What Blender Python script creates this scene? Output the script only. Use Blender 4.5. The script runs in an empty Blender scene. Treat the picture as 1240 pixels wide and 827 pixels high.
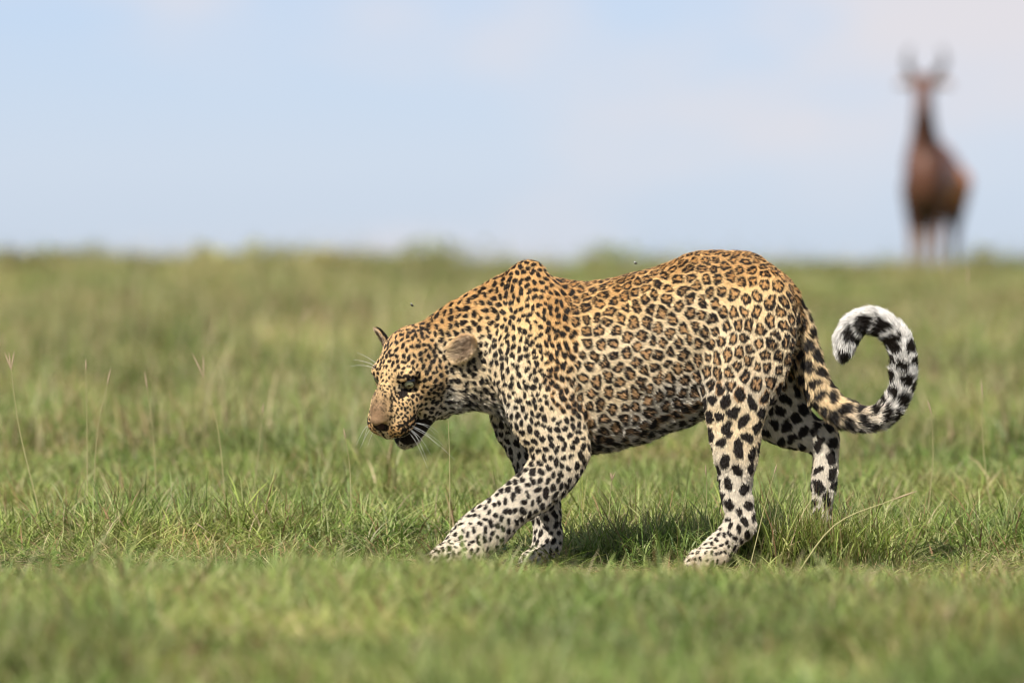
import bpy, math, os
import numpy as np
from mathutils import Vector, Matrix, kdtree

rng = np.random.default_rng(11)
R = math.radians
sc = bpy.context.scene

# ------------------------------------------------------------------ camera
# photograph 1240x827; 1 px = 2 mm at the leopard (Y = 0), long lens 25 m away
PXM = 0.002
CAM_Y, CAM_Z, DIST = -25.0, 0.98, 25.0
FPX = DIST / PXM
cam_d = bpy.data.cameras.new('camera')
cam = bpy.data.objects.new('camera', cam_d)
sc.collection.objects.link(cam)
sc.camera = cam
cam_d.sensor_width = 36.0
cam_d.lens = FPX * 36.0 / 1240.0
cam_d.clip_start, cam_d.clip_end = 0.5, 6000
HORIZ = 690 - CAM_Z / PXM
pitch = math.atan((413.5 - HORIZ) / FPX)
cam.location = (0, CAM_Y, CAM_Z)
cam.rotation_euler = (R(90) - pitch, 0, 0)
cam_d.dof.use_dof = True
cam_d.dof.focus_distance = 24.95
cam_d.dof.aperture_fstop = 4.5

def wx(px): return (px - 620) * PXM
def wz(py): return (690 - py) * PXM

# ------------------------------------------------------------------ world, sun
SUN = Vector((-0.24, -0.57, 0.79)).normalized()       # towards the sun
elev = math.asin(SUN.z)
azim = math.atan2(SUN.x, SUN.y)
world = bpy.data.worlds.new('World'); sc.world = world
world.use_nodes = True
nt = world.node_tree; nt.nodes.clear()
def N(t, kind, **kw):
    n = t.nodes.new(kind)
    for k, v in kw.items(): setattr(n, k, v)
    return n
wo = N(nt, 'ShaderNodeOutputWorld'); bg = N(nt, 'ShaderNodeBackground')
sky = N(nt, 'ShaderNodeTexSky', sky_type='NISHITA', sun_disc=False, sun_elevation=elev,
        sun_rotation=azim, altitude=1600, air_density=1.0, dust_density=0.1, ozone_density=3.0)
tc = N(nt, 'ShaderNodeTexCoord')
mp = N(nt, 'ShaderNodeMapping'); mp.inputs['Scale'].default_value = (18, 18, 40)
mp.inputs['Location'].default_value = (11.7, 5.2, 0.6)
n1 = N(nt, 'ShaderNodeTexNoise'); n1.inputs['Scale'].default_value = 1.0; n1.inputs['Detail'].default_value = 4
n1.inputs['Roughness'].default_value = 0.5
rmp = N(nt, 'ShaderNodeMapRange'); rmp.interpolation_type = 'SMOOTHSTEP'
rmp.inputs[1].default_value = 0.42; rmp.inputs[2].default_value = 0.66
rmp.inputs[3].default_value = 0.12; rmp.inputs[4].default_value = 1.0
mix = N(nt, 'ShaderNodeMix', data_type='RGBA')
mix.inputs[7].default_value = (9.7, 9.45, 10.0, 1)       # thin bright cloud, same units as the sky
nt.links.new(tc.outputs['Generated'], mp.inputs[0]); nt.links.new(mp.outputs[0], n1.inputs[0])
nt.links.new(n1.outputs[0], rmp.inputs[0]); nt.links.new(rmp.outputs[0], mix.inputs[0])
hs = N(nt, 'ShaderNodeMix', data_type='RGBA', blend_type='MULTIPLY'); hs.inputs[0].default_value = 1.0
hz = N(nt, 'ShaderNodeMapRange'); hz.inputs[1].default_value = 0.05; hz.inputs[2].default_value = 0.5
sz = N(nt, 'ShaderNodeSeparateXYZ'); nt.links.new(tc.outputs['Generated'], sz.inputs[0]); nt.links.new(sz.outputs['Z'], hz.inputs[0])
tint = N(nt, 'ShaderNodeMix', data_type='RGBA')      # the long air path near the horizon is a clear pale blue here
tint.inputs[6].default_value = (0.80, 0.95, 1.45, 1); tint.inputs[7].default_value = (1, 1, 1, 1)
nt.links.new(hz.outputs[0], tint.inputs[0]); nt.links.new(tint.outputs[2], hs.inputs[7])
nt.links.new(sky.outputs[0], hs.inputs[6]); nt.links.new(hs.outputs[2], mix.inputs[6])
nt.links.new(mix.outputs[2], bg.inputs[0]); nt.links.new(bg.outputs[0], wo.inputs[0])
bg.inputs[1].default_value = 0.050

sun_d = bpy.data.lights.new('sun', 'SUN'); sun_d.energy = 4.6; sun_d.angle = R(0.53); sun_d.color = (1, 0.965, 0.90)
sun = bpy.data.objects.new('sun', sun_d); sc.collection.objects.link(sun)
sun.rotation_euler = (-SUN).to_track_quat('-Z', 'Y').to_euler()

vs = sc.view_settings
vs.view_transform = 'Standard'; vs.look = 'None'; vs.gamma = 1.0; vs.use_curve_mapping = False
vs.exposure = 0.66
sc.cycles.max_bounces = 4; sc.cycles.diffuse_bounces = 2; sc.cycles.glossy_bounces = 1; sc.cycles.transmission_bounces = 4
sc.cycles.use_adaptive_sampling = True; sc.cycles.adaptive_threshold = 0.02
sc.cycles.transparent_max_bounces = 8
sc.cycles.filter_width = 1.1
sc.cycles.use_denoising = True
try:
    sc.cycles.denoiser = 'OPENIMAGEDENOISE'
except Exception: pass
sc.cycles_curves.shape = 'RIBBONS' if hasattr(sc, 'cycles_curves') else None

# ------------------------------------------------------------------ helpers
def link(o, parent=None):
    sc.collection.objects.link(o)
    if parent: o.parent = parent
    return o
def mesh_obj(name, v, f, mat=None, parent=None, smooth=True):
    me = bpy.data.meshes.new(name)
    me.from_pydata([tuple(p) for p in v], [], [tuple(q) for q in f]) if not isinstance(f, np.ndarray) else fast_mesh(me, v, f)
    if smooth: me.polygons.foreach_set('use_smooth', np.ones(len(me.polygons), bool))
    if mat: me.materials.append(mat)
    return link(bpy.data.objects.new(name, me), parent)
def fast_mesh(me, v, f):
    k = f.shape[1]; n = len(f)
    me.vertices.add(len(v)); me.vertices.foreach_set('co', np.asarray(v, np.float32).ravel())
    me.loops.add(n * k); me.loops.foreach_set('vertex_index', f.astype(np.int32).ravel())
    me.polygons.add(n)
    me.polygons.foreach_set('loop_start', np.arange(0, n * k, k, dtype=np.int32))
    me.polygons.foreach_set('loop_total', np.full(n, k, np.int32))
    me.update(calc_edges=True)
def thing(o, label, cat, group=None, kind=None):
    o['label'] = label; o['category'] = cat
    if group: o['group'] = group
    if kind: o['kind'] = kind
    return o
def newmat(name):
    m = bpy.data.materials.new(name); m.use_nodes = True
    b = m.node_tree.nodes['Principled BSDF']
    return m, m.node_tree, b
def srgb(r, g, b):
    c = np.array([r, g, b]) / 255.0
    return np.where(c <= .04045, c / 12.92, ((c + .055) / 1.055) ** 2.4)
def smooth(a, b, x):
    t = np.clip((x - a) / (b - a), 0, 1); return t * t * (3 - 2 * t)

# vectorised value noise
def _hash(i, j, k, s):
    h = (i.astype(np.int64) * 374761393 + j.astype(np.int64) * 668265263 + k.astype(np.int64) * 2147483647 + s * 1274126177) & 0xffffffff
    h = ((h ^ (h >> 13)) * 1274126177) & 0xffffffff
    h = ((h ^ (h >> 16)) * 2246822519) & 0xffffffff
    return ((h ^ (h >> 15)) & 0xffffff) / float(0xffffff)
def vnoise(p, freq, seed=0):
    q = np.asarray(p) * freq; i = np.floor(q).astype(np.int64); f = q - i; f = f * f * f * (f * (f * 6 - 15) + 10)
    r = 0
    for a in (0, 1):
        for b in (0, 1):
            for c in (0, 1):
                w = (f[:, 0] if a else 1 - f[:, 0]) * (f[:, 1] if b else 1 - f[:, 1]) * (f[:, 2] if c else 1 - f[:, 2])
                r = r + w * _hash(i[:, 0] + a, i[:, 1] + b, i[:, 2] + c, seed)
    return r * 2 - 1
def fbm(p, freq, seed=0, o=3):
    return sum(vnoise(p, freq * 2.03 ** k, seed + k * 17) * .5 ** k for k in range(o))

# ------------------------------------------------------------------ implicit modelling
def catmull(P, n):
    P = np.asarray(P, float); Q = np.vstack([2 * P[0] - P[1], P, 2 * P[-1] - P[-2]]); out = []
    for i in range(len(P) - 1):
        p0, p1, p2, p3 = Q[i:i + 4]
        for t in np.linspace(0, 1, n, endpoint=False):
            out.append(.5 * ((2 * p1) + (-p0 + p2) * t + (2 * p0 - 5 * p1 + 4 * p2 - p3) * t ** 2 + (-p0 + 3 * p1 - 3 * p2 + p3) * t ** 3))
    out.append(P[-1]); return np.array(out)

class Chain:
    """tapered tube: rows (x, y, z, r, ry): r radius in the x-z plane, ry sideways (y)"""
    def __init__(s, rows, reg, k=.02, sub=3, M=None):
        s.P = catmull(rows, sub); s.reg = reg; s.k = k; s.M = M
        c = s.P[:, :3]; r = np.maximum(s.P[:, 3], s.P[:, 4])[:, None]
        s.lo, s.hi = (c - r).min(0), (c + r).max(0)
        s.par = None
    def ev(s, p, want=False, seg=None):
        best = np.full(len(p), 9.); tb = np.zeros(len(p)); db = np.zeros((len(p), 3)); P = s.P
        for i in (range(len(P) - 1) if seg is None else (seg,)):
            a, b = P[i], P[i + 1]; d = b[:3] - a[:3]; L2 = d @ d + 1e-12
            t = np.clip(((p - a[:3]) @ d) / L2, 0, 1)
            c = a[:3] + t[:, None] * d; r = a[3] + t * (b[3] - a[3]); ry = a[4] + t * (b[4] - a[4])
            e = p - c
            k = np.sqrt(e[:, 0] ** 2 + e[:, 2] ** 2 + (e[:, 1] * r / ry) ** 2)
            dd = (k - r) * np.minimum(1, ry / r) ** .5
            m = dd < best
            best = np.where(m, dd, best)
            if want:
                tb = np.where(m, (i + t) / (len(P) - 1), tb); db[m] = d / math.sqrt(L2)
        return (best, tb, db) if want else best

class Ell:
    """ellipsoid with its own axes (rows of A)"""
    def __init__(s, c, r, reg, k=.02, A=None, flow=(1, 0, -.2)):
        s.c = np.asarray(c, float); s.r = np.asarray(r, float); s.A = np.eye(3) if A is None else np.asarray(A, float)
        s.reg = reg; s.k = k; s.flow = np.asarray(flow, float)
        ext = np.sqrt(((s.A.T * s.r) ** 2).sum(1)); s.lo, s.hi = s.c - ext, s.c + ext
    def ev(s, p, want=False):
        q = (p - s.c) @ s.A.T; k0 = np.sqrt(((q / s.r) ** 2).sum(1)); k1 = np.sqrt(((q / s.r ** 2) ** 2).sum(1)) + 1e-9
        d = np.where(k0 < .25, -(s.r.min()), k0 * (k0 - 1) / k1)
        if want: return d, np.zeros(len(p)), np.tile(s.flow / np.linalg.norm(s.flow), (len(p), 1))
        return d

class Loft:
    """trunk along x: rows (x, ztop, zbot, halfwidth, ycentre)"""
    def __init__(s, rows, reg, k=.02, top=.2):
        s.T = catmull(rows, 8); s.reg = reg; s.k = k; s.top = top
        s.x0, s.x1 = s.T[0, 0], s.T[-1, 0]
        s.lo = np.array([s.x0, (s.T[:, 4] - s.T[:, 3]).min(), s.T[:, 2].min()]); s.hi = np.array([s.x1, (s.T[:, 4] + s.T[:, 3]).max(), s.T[:, 1].max()])
    def ev(s, p, want=False):
        x = np.clip(p[:, 0], s.x0, s.x1); T = s.T
        zt, zb, w, yc = (np.interp(x, T[:, 0], T[:, i]) for i in (1, 2, 3, 4))
        h = (zt - zb) / 2; zc = (zt + zb) / 2; t = np.clip((p[:, 2] - zc) / h, -1.2, 1.2)
        w = w * (1 - s.top * np.clip(t, 0, 1) ** 1.5 - .12 * np.clip(-t, 0, 1) ** 2)
        y = (p[:, 1] - yc) / w
        q = (np.abs(y) ** 2.2 + np.abs((p[:, 2] - zc) / h) ** 2.2) ** (1 / 2.2)
        gy = np.abs(y) / w; gz = np.abs(p[:, 2] - zc) / h ** 2
        g = np.sqrt(gy ** 2 + gz ** 2) / np.maximum(np.sqrt(y ** 2 + ((p[:, 2] - zc) / h) ** 2), 1e-6)
        d = (q - 1) / np.maximum(g, 1e-3)
        dx = np.maximum(s.x0 - p[:, 0], 0) + np.maximum(p[:, 0] - s.x1, 0)
        d = np.where(dx > 0, np.sqrt(np.maximum(d, 0) ** 2 + dx ** 2), d)
        if want:
            fl = np.zeros((len(p), 3)); fl[:, 0] = 1; fl[:, 2] = -.35 * np.clip(np.abs(y), 0, 1); fl /= np.linalg.norm(fl, axis=1)[:, None]
            return d, np.zeros(len(p)), fl
        return d

def build_field(prims, cuts, lo, hi, h, offset=0.):
    n = np.ceil((np.asarray(hi) - lo) / h).astype(int) + 1
    ax = [lo[i] + h * np.arange(n[i]) for i in range(3)]
    phi = np.full(n, .2, np.float32)
    def span(l, u, pad):
        a = [max(0, int((l[i] - pad - lo[i]) / h)) for i in range(3)]
        b = [min(n[i], int((u[i] + pad - lo[i]) / h) + 2) for i in range(3)]
        return tuple(slice(a[i], max(a[i], b[i])) for i in range(3))
    def grid(sl): return np.stack(np.meshgrid(*[ax[i][sl[i]] for i in range(3)], indexing='ij'), -1)
    def region(pr, pad):
        sl = span(pr.lo, pr.hi, pad); return sl, grid(sl)
    for pr in prims:
        k = pr.k
        if isinstance(pr, Chain):              # each short run of the chain only near itself
            sl = span(pr.lo, pr.hi, k + .012); d = np.full(phi[sl].shape, 9., np.float32); P = pr.P
            for i in range(len(P) - 1):
                r = np.maximum(P[i:i + 2, 3], P[i:i + 2, 4]).max(); c = P[i:i + 2, :3]
                s2 = span(c.min(0) - r, c.max(0) + r, k + .012)
                s2 = tuple(slice(max(s2[j].start, sl[j].start), max(sl[j].start, min(s2[j].stop, sl[j].stop))) for j in range(3)); g = grid(s2)
                if g.size == 0: continue
                e = pr.ev(g.reshape(-1, 3), seg=i).reshape(g.shape[:3])
                s3 = tuple(slice(s2[j].start - sl[j].start, s2[j].stop - sl[j].start) for j in range(3))
                d[s3] = np.minimum(d[s3], e)
        else:
            sl, g = region(pr, k + .012)
            d = pr.ev(g.reshape(-1, 3)).reshape(g.shape[:3])
        a = phi[sl]
        hh = np.maximum(k - np.abs(a - d), 0) / k
        phi[sl] = np.minimum(a, d) - hh * hh * k * .25
    for pr in cuts:
        sl, g = region(pr, pr.k + .01)
        d = -pr.ev(g.reshape(-1, 3)).reshape(g.shape[:3]); a = phi[sl]; k = pr.k
        hh = np.maximum(k - np.abs(a - d), 0) / k
        phi[sl] = np.maximum(a, d) + hh * hh * k * .25
    return phi + offset

def surface_nets(phi, lo, h):
    s = phi < 0
    c = [(a, b, d) for a in (0, 1) for b in (0, 1) for d in (0, 1)]
    n = np.array(phi.shape)
    def sh(A, o): return A[o[0]:n[0] - 1 + o[0], o[1]:n[1] - 1 + o[1], o[2]:n[2] - 1 + o[2]]
    cnt = np.zeros(n - 1, np.uint8)
    for o in c: cnt += sh(s, o)
    act = (cnt > 0) & (cnt < 8)
    I = np.argwhere(act); idx = np.full(n - 1, -1, np.int32); idx[act] = np.arange(len(I))
    V = np.stack([phi[I[:, 0] + o[0], I[:, 1] + o[1], I[:, 2] + o[2]] for o in c], 1)
    acc = np.zeros((len(I), 3)); m = np.zeros(len(I))
    for a in range(8):
        for b in range(a + 1, 8):
            oa, ob = np.array(c[a]), np.array(c[b])
            if np.abs(oa - ob).sum() != 1: continue
            va, vb = V[:, a], V[:, b]; x = (va < 0) != (vb < 0)
            t = np.where(x, va / np.where(x, va - vb, 1), 0)
            acc += np.where(x[:, None], oa + t[:, None] * (ob - oa), 0); m += x
    verts = np.asarray(lo) + h * (I + acc / m[:, None])
    quads = []
    for axn in range(3):
        o = np.zeros(3, int); o[axn] = 1
        A = s[:n[0] - o[0], :n[1] - o[1], :n[2] - o[2]]; B = s[o[0]:, o[1]:, o[2]:]
        E = np.argwhere(A != B); u, v = [(1, 2), (2, 0), (0, 1)][axn]
        E = E[(E[:, u] > 0) & (E[:, v] > 0) & (E[:, u] < n[u] - 1) & (E[:, v] < n[v] - 1)]
        q = []
        for du, dv in ((-1, -1), (0, -1), (0, 0), (-1, 0)):
            F = E.copy(); F[:, u] += du; F[:, v] += dv; q.append(idx[F[:, 0], F[:, 1], F[:, 2]])
        q = np.stack(q, 1); flip = ~A[E[:, 0], E[:, 1], E[:, 2]]
        q[flip] = q[flip][:, ::-1]; quads.append(q)
    return verts, np.vstack(quads)

def edges_of(q):
    e = np.vstack([q[:, [i, (i + 1) % 4]] for i in range(4)]); return e
def lap_smooth(v, e, it, lam=.5, mask=None):
    n = len(v); deg = np.bincount(e.ravel(), minlength=n)[:, None].clip(1)
    for _ in range(it):
        s = np.stack([np.bincount(e[:, 0], v[e[:, 1], i], n) + np.bincount(e[:, 1], v[e[:, 0], i], n) for i in range(v.shape[1])], 1)
        d = lam * (s / deg - v); v = v + (d if mask is None else d * mask[:, None])
    return v
def normals_of(v, q):
    fn = np.cross(v[q[:, 2]] - v[q[:, 0]], v[q[:, 3]] - v[q[:, 1]])
    nn = np.stack([sum(np.bincount(q[:, c], fn[:, i], len(v)) for c in range(4)) for i in range(3)], 1)
    return nn / (np.linalg.norm(nn, axis=1)[:, None] + 1e-12)

# ------------------------------------------------------------------ terrain
def terrain(x, y):
    x = np.asarray(x, float); y = np.asarray(y, float)
    z = .0 * y
    z = z + .085 * smooth(-1.5, -6.0, y)
    far = np.maximum(y - 64, 0); z = z - np.where(far < 40, far ** 2 * .0004, .64 + (far - 40) * .032)
    p = np.stack([x.ravel(), y.ravel(), np.zeros(x.size)], 1)
    b = (fbm(p, .35, 5, 2) * .03 + fbm(p, 1.7, 9, 2) * .012).reshape(x.shape)
    near = np.exp(-((x / 3.0) ** 4 + ((y + .9) / 1.9) ** 4))
    return z + b * (1 - .88 * near)

# ------------------------------------------------------------------ ground
gm, gt, gb = newmat('soil_and_thatch')
gtc = N(gt, 'ShaderNodeTexCoord')
gn1 = N(gt, 'ShaderNodeTexNoise'); gn1.inputs['Scale'].default_value = 2.2; gn1.inputs['Detail'].default_value = 6
gn2 = N(gt, 'ShaderNodeTexNoise'); gn2.inputs['Scale'].default_value = 60; gn2.inputs['Detail'].default_value = 4
gt.links.new(gtc.outputs['Object'], gn1.inputs[0]); gt.links.new(gtc.outputs['Object'], gn2.inputs[0])
gr1 = N(gt, 'ShaderNodeValToRGB'); gr1.color_ramp.elements[0].position = .40; gr1.color_ramp.elements[0].color = (.075, .088, .028, 1)
gr1.color_ramp.elements[1].position = .62; gr1.color_ramp.elements[1].color = (.135, .092, .050, 1)
gr2 = N(gt, 'ShaderNodeValToRGB'); gr2.color_ramp.elements[0].position = .3; gr2.color_ramp.elements[0].color = (.35, .35, .35, 1)
gr2.color_ramp.elements[1].position = .75; gr2.color_ramp.elements[1].color = (1.5, 1.4, 1.2, 1)
gmx = N(gt, 'ShaderNodeMix', data_type='RGBA', blend_type='MULTIPLY'); gmx.inputs[0].default_value = 1
gt.links.new(gn1.outputs[0], gr1.inputs[0]); gt.links.new(gn2.outputs[0], gr2.inputs[0])
gt.links.new(gr1.outputs[0], gmx.inputs[6]); gt.links.new(gr2.outputs[0], gmx.inputs[7]); gt.links.new(gmx.outputs[2], gb.inputs['Base Color'])
gb.inputs['Roughness'].default_value = .95; gb.inputs['Specular IOR Level'].default_value = .1
gbp = N(gt, 'ShaderNodeBump'); gbp.inputs['Distance'].default_value = .01; gt.links.new(gn2.outputs[0], gbp.inputs['Height']); gt.links.new(gbp.outputs[0], gb.inputs['Normal'])
xs = np.unique(np.concatenate([np.arange(-4, 4.01, .08), np.arange(-16, 16.1, .5), np.array([-1500, -600, -250, -110, -60, -35, -24, 24, 35, 60, 110, 250, 600, 1500.])]).round(3))
ys = np.unique(np.concatenate([np.arange(-9, 9, .08), np.arange(9, 30, .3), np.arange(30, 110, 1.0), np.array([-400, -160, -80, -50, -36, -28, -24, -20, -16, -13, -11, 120, 140, 180, 250, 400, 700, 1200, 2000.])]).round(3))
GX, GY = np.meshgrid(xs, ys, indexing='ij'); GZ = terrain(GX, GY)
gi = np.arange(GX.size).reshape(GX.shape)
gq = np.stack([gi[:-1, :-1], gi[1:, :-1], gi[1:, 1:], gi[:-1, 1:]], -1).reshape(-1, 4)
gob = mesh_obj('ground', np.stack([GX, GY, GZ], -1).reshape(-1, 3), gq, gm)
gob['kind'] = 'structure'; gob['label'] = 'gently rolling savanna ground of soil and thatch under the grass'

# ------------------------------------------------------------------ leopard: head frame
PSI, THE, RHO = R(50), R(40), R(-7)
HF = np.array([-math.cos(PSI) * math.cos(THE), -math.sin(PSI) * math.cos(THE), -math.sin(THE)])
L0 = np.array([math.sin(PSI), -math.cos(PSI), 0.]); U0 = np.array([-math.cos(PSI) * math.sin(THE), -math.sin(PSI) * math.sin(THE), math.cos(THE)])
HL = math.cos(RHO) * L0 + math.sin(RHO) * U0; HU = math.cos(RHO) * U0 - math.sin(RHO) * L0
HA = np.stack([HF, HL, HU])
HO = np.array([wx(482), -.085, wz(461)])
def hp(f, l, u): return HO + (np.array([f, l, u]) / 1000.) @ HA
def hloc(p): return ((p - HO) @ HA.T) * 1000.

def rows(L):          # (px, py, Y, r_px, ry_m)
    return [(wx(a), c, wz(b), r * PXM, ry) for a, b, c, r, ry in L]

def leopard_prims():
    P = []
    lo = [(wx(a), wz(t), wz(b), w, y) for a, t, b, w, y in [
        (488, 404, 455, .040, -.050), (512, 388, 472, .047, -.038), (540, 369, 500, .056, -.028), (572, 350, 497, .070, -.018), (600, 336, 505, .086, -.008), (625, 325, 528, .092, 0),
        (655, 330, 546, .104, 0), (690, 340, 551, .114, 0), (725, 339, 547, .120, 0), (760, 333, 542, .122, 0), (800, 319, 528, .119, 0), (840, 305, 511, .112, 0),
        (876, 301, 496, .104, 0), (910, 306, 480, .098, 0), (935, 318, 465, .088, 0), (955, 334, 445, .070, 0), (968, 352, 420, .045, 0)]]
    P.append(Loft(lo, 'torso', .03))
    E = lambda x, y, Y, rx, ry, rz, reg, k=.03, flow=(1, 0, -.4): P.append(Ell((wx(x), Y, wz(y)), (rx, ry, rz), reg, k, None, flow))
    # scapulae and shoulder masses
    C = lambda L, reg, k=.03: P.append(Chain(rows(L), reg, k))
    C([(640, 338, -.040, 26, .028), (643, 360, -.058, 34, .032), (648, 395, -.084, 40, .038), (645, 440, -.097, 46, .042)], 'shoulder', .032)
    C([(642, 344, .040, 18, .024), (645, 375, .060, 30, .030), (645, 440, .085, 44, .040)], 'shoulder', .035)
    # near fore leg
    C([(640, 425, -.090, 44, .045), (650, 470, -.102, 46, .047), (666, 515, -.105, 43, .045), (681, 546, -.103, 33, .040)], 'fore', .026)
    C([(683, 540, -.100, 31, .040), (668, 570, -.104, 33, .038), (648, 590, -.108, 31, .036), (624, 608, -.112, 28, .034), (600, 629, -.115, 27, .033), (578, 645, -.118, 25, .034)], 'fore', .02)
    C([(598, 632, -.115, 25, .032), (573, 652, -.119, 27, .040), (556, 666, -.122, 24, .044), (546, 675, -.123, 19, .042)], 'paw', .02)
    for dy, dx in ((-.046, 5), (-.016, -6), (.015, -5), (.043, 4)):
        C([(568 + dx, 667, -.121 + dy * .8, 15, .016), (546 + dx, 670, -.122 + dy, 17.5, .0175), (535 + dx, 682, -.123 + dy, 12, .0155)], 'paw', .004)
    # far fore leg
    C([(636, 430, .080, 44, .042), (634, 500, .084, 42, .042), (646, 552, .080, 31, .036), (655, 595, .074, 24, .030), (662, 630, .070, 19.5, .027), (662, 658, .068, 18.5, .027)], 'fore', .025)
    C([(663, 652, .068, 18, .027), (659, 671, .066, 19, .036), (652, 678, .064, 15, .036)], 'paw', .015)
    for dy, dx in ((-.034, 4), (-.012, -4), (.012, -4), (.033, 4)):
        C([(656 + dx, 672, .066 + dy * .8, 12, .014), (645 + dx, 677, .064 + dy, 12, .015), (639 + dx, 684, .063 + dy, 8, .013)], 'paw', .008)
    # near hind leg
    C([(925, 358, -.050, 34, .045), (915, 400, -.066, 50, .050), (904, 440, -.078, 53, .050), (892, 480, -.088, 43, .046), (888, 512, -.092, 34, .042), (890, 545, -.092, 28, .036)], 'hind', .022)
    C([(889, 535, -.092, 29, .036), (889, 565, -.090, 25, .032), (890, 592, -.088, 21, .028), (894, 615, -.087, 19, .026), (897, 632, -.087, 18, .026)], 'hind', .018)
    C([(903, 606, -.087, 10, .017), (905, 622, -.087, 9.5, .018), (901, 638, -.087, 13, .02)], 'hind', .012)
    C([(896, 632, -.087, 18, .026), (880, 652, -.089, 19, .030), (862, 668, -.092, 19, .038), (850, 677, -.094, 15, .038)], 'paw', .015)
    for dy, dx in ((-.037, 4), (-.013, -4), (.012, -4), (.036, 4)):
        C([(866 + dx, 672, -.092 + dy * .8, 12, .014), (850 + dx, 674, -.094 + dy, 15, .0155), (840 + dx, 683, -.095 + dy, 10.5, .014)], 'paw', .004)
    # far hind leg, stretched back
    C([(920, 375, .050, 40, .045), (922, 430, .068, 50, .046), (935, 485, .078, 46, .044), (957, 514, .080, 31, .038), (985, 530, .080, 22, .030), (1000, 534, .080, 17, .026)], 'hind', .03)
    C([(1000, 526, .080, 14, .022), (1001, 550, .080, 16, .025), (999, 590, .080, 15, .024), (994, 630, .082, 14.5, .024), (986, 656, .084, 15, .030)], 'hind', .015)
    C([(988, 652, .084, 15, .030), (976, 668, .085, 14, .035), (966, 674, .085, 11, .034)], 'paw', .012)
    # tail
    C([(944, 362, 0, 22, .04), (961, 374, .004, 16, .032), (969, 398, .012, 18, .034), (976, 429, .016, 18, .035), (989, 465, .012, 18, .035), (1007, 491, .004, 17.5, .034), (1027, 502, -.004, 17.5, .034),
       (1048, 508, -.012, 15.5, .031), (1068, 502, -.018, 15, .030), (1083, 486, -.022, 15, .030), (1092, 464, -.024, 15, .030), (1094, 442, -.024, 15, .030), (1092, 424, -.022, 15, .031),
       (1083, 405, -.018, 15.5, .031), (1068, 392, -.012, 15.5, .031), (1050, 387, -.004, 15.5, .031), (1035, 394, .002, 15, .030), (1026, 407, .006, 14, .028), (1023, 421, .008, 12, .024), (1021, 431, .008, 7, .014)], 'tail', .012)
    # head
    back = -HF
    H = lambda f, l, u, a, b, c, reg='head', k=.02: P.append(Ell(hp(f, l, u), (a / 1000, b / 1000, c / 1000), reg, k, HA, back))
    def HC(L, reg='head', k=.015):
        pts = np.array([list(hp(f, l, u)) + [r / 1000, r / 1000] for f, l, u, r in L]); P.append(Chain(pts, reg, k))
    H(-78, 0, 24, 80, 72, 60)
    H(-22, 0, 24, 52, 54, 40)
    for s in (-1, 1):
        H(-2, s * 42, 30, 26, 24, 14, k=.024)
        H(-52, s * 58, -26, 58, 40, 54)
        H(-40, s * 46, -84, 62, 38, 46)
        H(-62, s * 46, -118, 48, 30, 38)
        H(56, s * 24, -30, 46, 24, 30)
        H(24, s * 38, -38, 48, 30, 34)
        H(70, s * 31, -64, 45, 34, 37, 'muzzle', .016)
        HC([(-50, s * 46, -96, 32), (0, s * 36, -112, 26), (40, s * 20, -133, 23), (56, 0, -138, 21)], 'jaw', .008)
    HC([(112, 0, -26, 21), (78, 0, -8, 28), (36, 0, 8, 31), (-14, 0, 22, 36)], 'bridge', .02)
    H(91, 0, -64, 30, 33, 40, 'muzzle', .016)
    H(114, 0, -30, 13, 21, 14, 'bridge', .008)
    H(46, 0, -144, 28, 28, 18, 'jaw', .012)
    cuts = []
    ears = []
    for s in (-1, 1):
        a = np.array([-.42, s * .78, .46]) if s > 0 else np.array([-.30, -.62, .72]); a /= np.linalg.norm(a)
        nn = np.array([.60, .20, .60]) if s > 0 else np.array([.78, -.55, .05]); nn -= (nn @ a) * a; nn /= np.linalg.norm(nn)
        b = np.cross(a, nn)
        A = np.stack([a, b, nn]) @ HA
        base = np.array([-104, s * (97 if s > 0 else 92), 2. if s > 0 else 10.])
        c = base + a * (36 if s > 0 else 26)
        es = .98 if s > 0 else .62
        P.append(Ell(hp(*c), (.052 * es, (.034 if s > 0 else .040) * es, .026 * es), 'ear', .020 if s > 0 else .010, A, a @ HA))
        ci = c + nn * 15 * es + a * 3
        cuts.append(Ell(hp(*ci), (.044 * es * (1 if s > 0 else .85), (.028 if s > 0 else .028) * es, (.025 if s > 0 else .020) * es), 'ear', .005, A))
        ears.append((c, a, b, nn))
        cuts.append(Ell(hp(18, s * 51, 9.5), (.022, .020, .0090), 'eye', .005, HA))
        cuts.append(Ell(hp(121, s * 13, -38), (.010, .008, .006), 'nose', .004, HA))
    # open mouth between upper lip and jaw
    cuts.append(Ell(hp(92, 0, -112), (.034, .040, .006), 'mouth', .006, HA))
    return P, cuts, ears

LP, LC, EARS = leopard_prims()
lo = np.array([wx(436), -.30, wz(705)]); hi = np.array([wx(1122), .19, wz(288)])
VH = .003
phi = build_field(LP, LC, lo, hi, VH, offset=.0035)
V, Q = surface_nets(phi, lo, VH); del phi
EDG = edges_of(Q)
V = lap_smooth(V, EDG, 3, .5)
# skin relief: soft folds and muscle swell
Nn = normals_of(V, Q)
hl = hloc(V); headm = smooth(150, 90, np.abs(hl[:, 1])) * smooth(-190, -130, hl[:, 0]) * smooth(-190, -160, hl[:, 2])
V = V + Nn * (fbm(V, 14, 3, 2) * .0035 * (1 - headm))[:, None]
fx = (V[:, 0] / PXM + 620); fz = 690 - V[:, 2] / PXM
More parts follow.
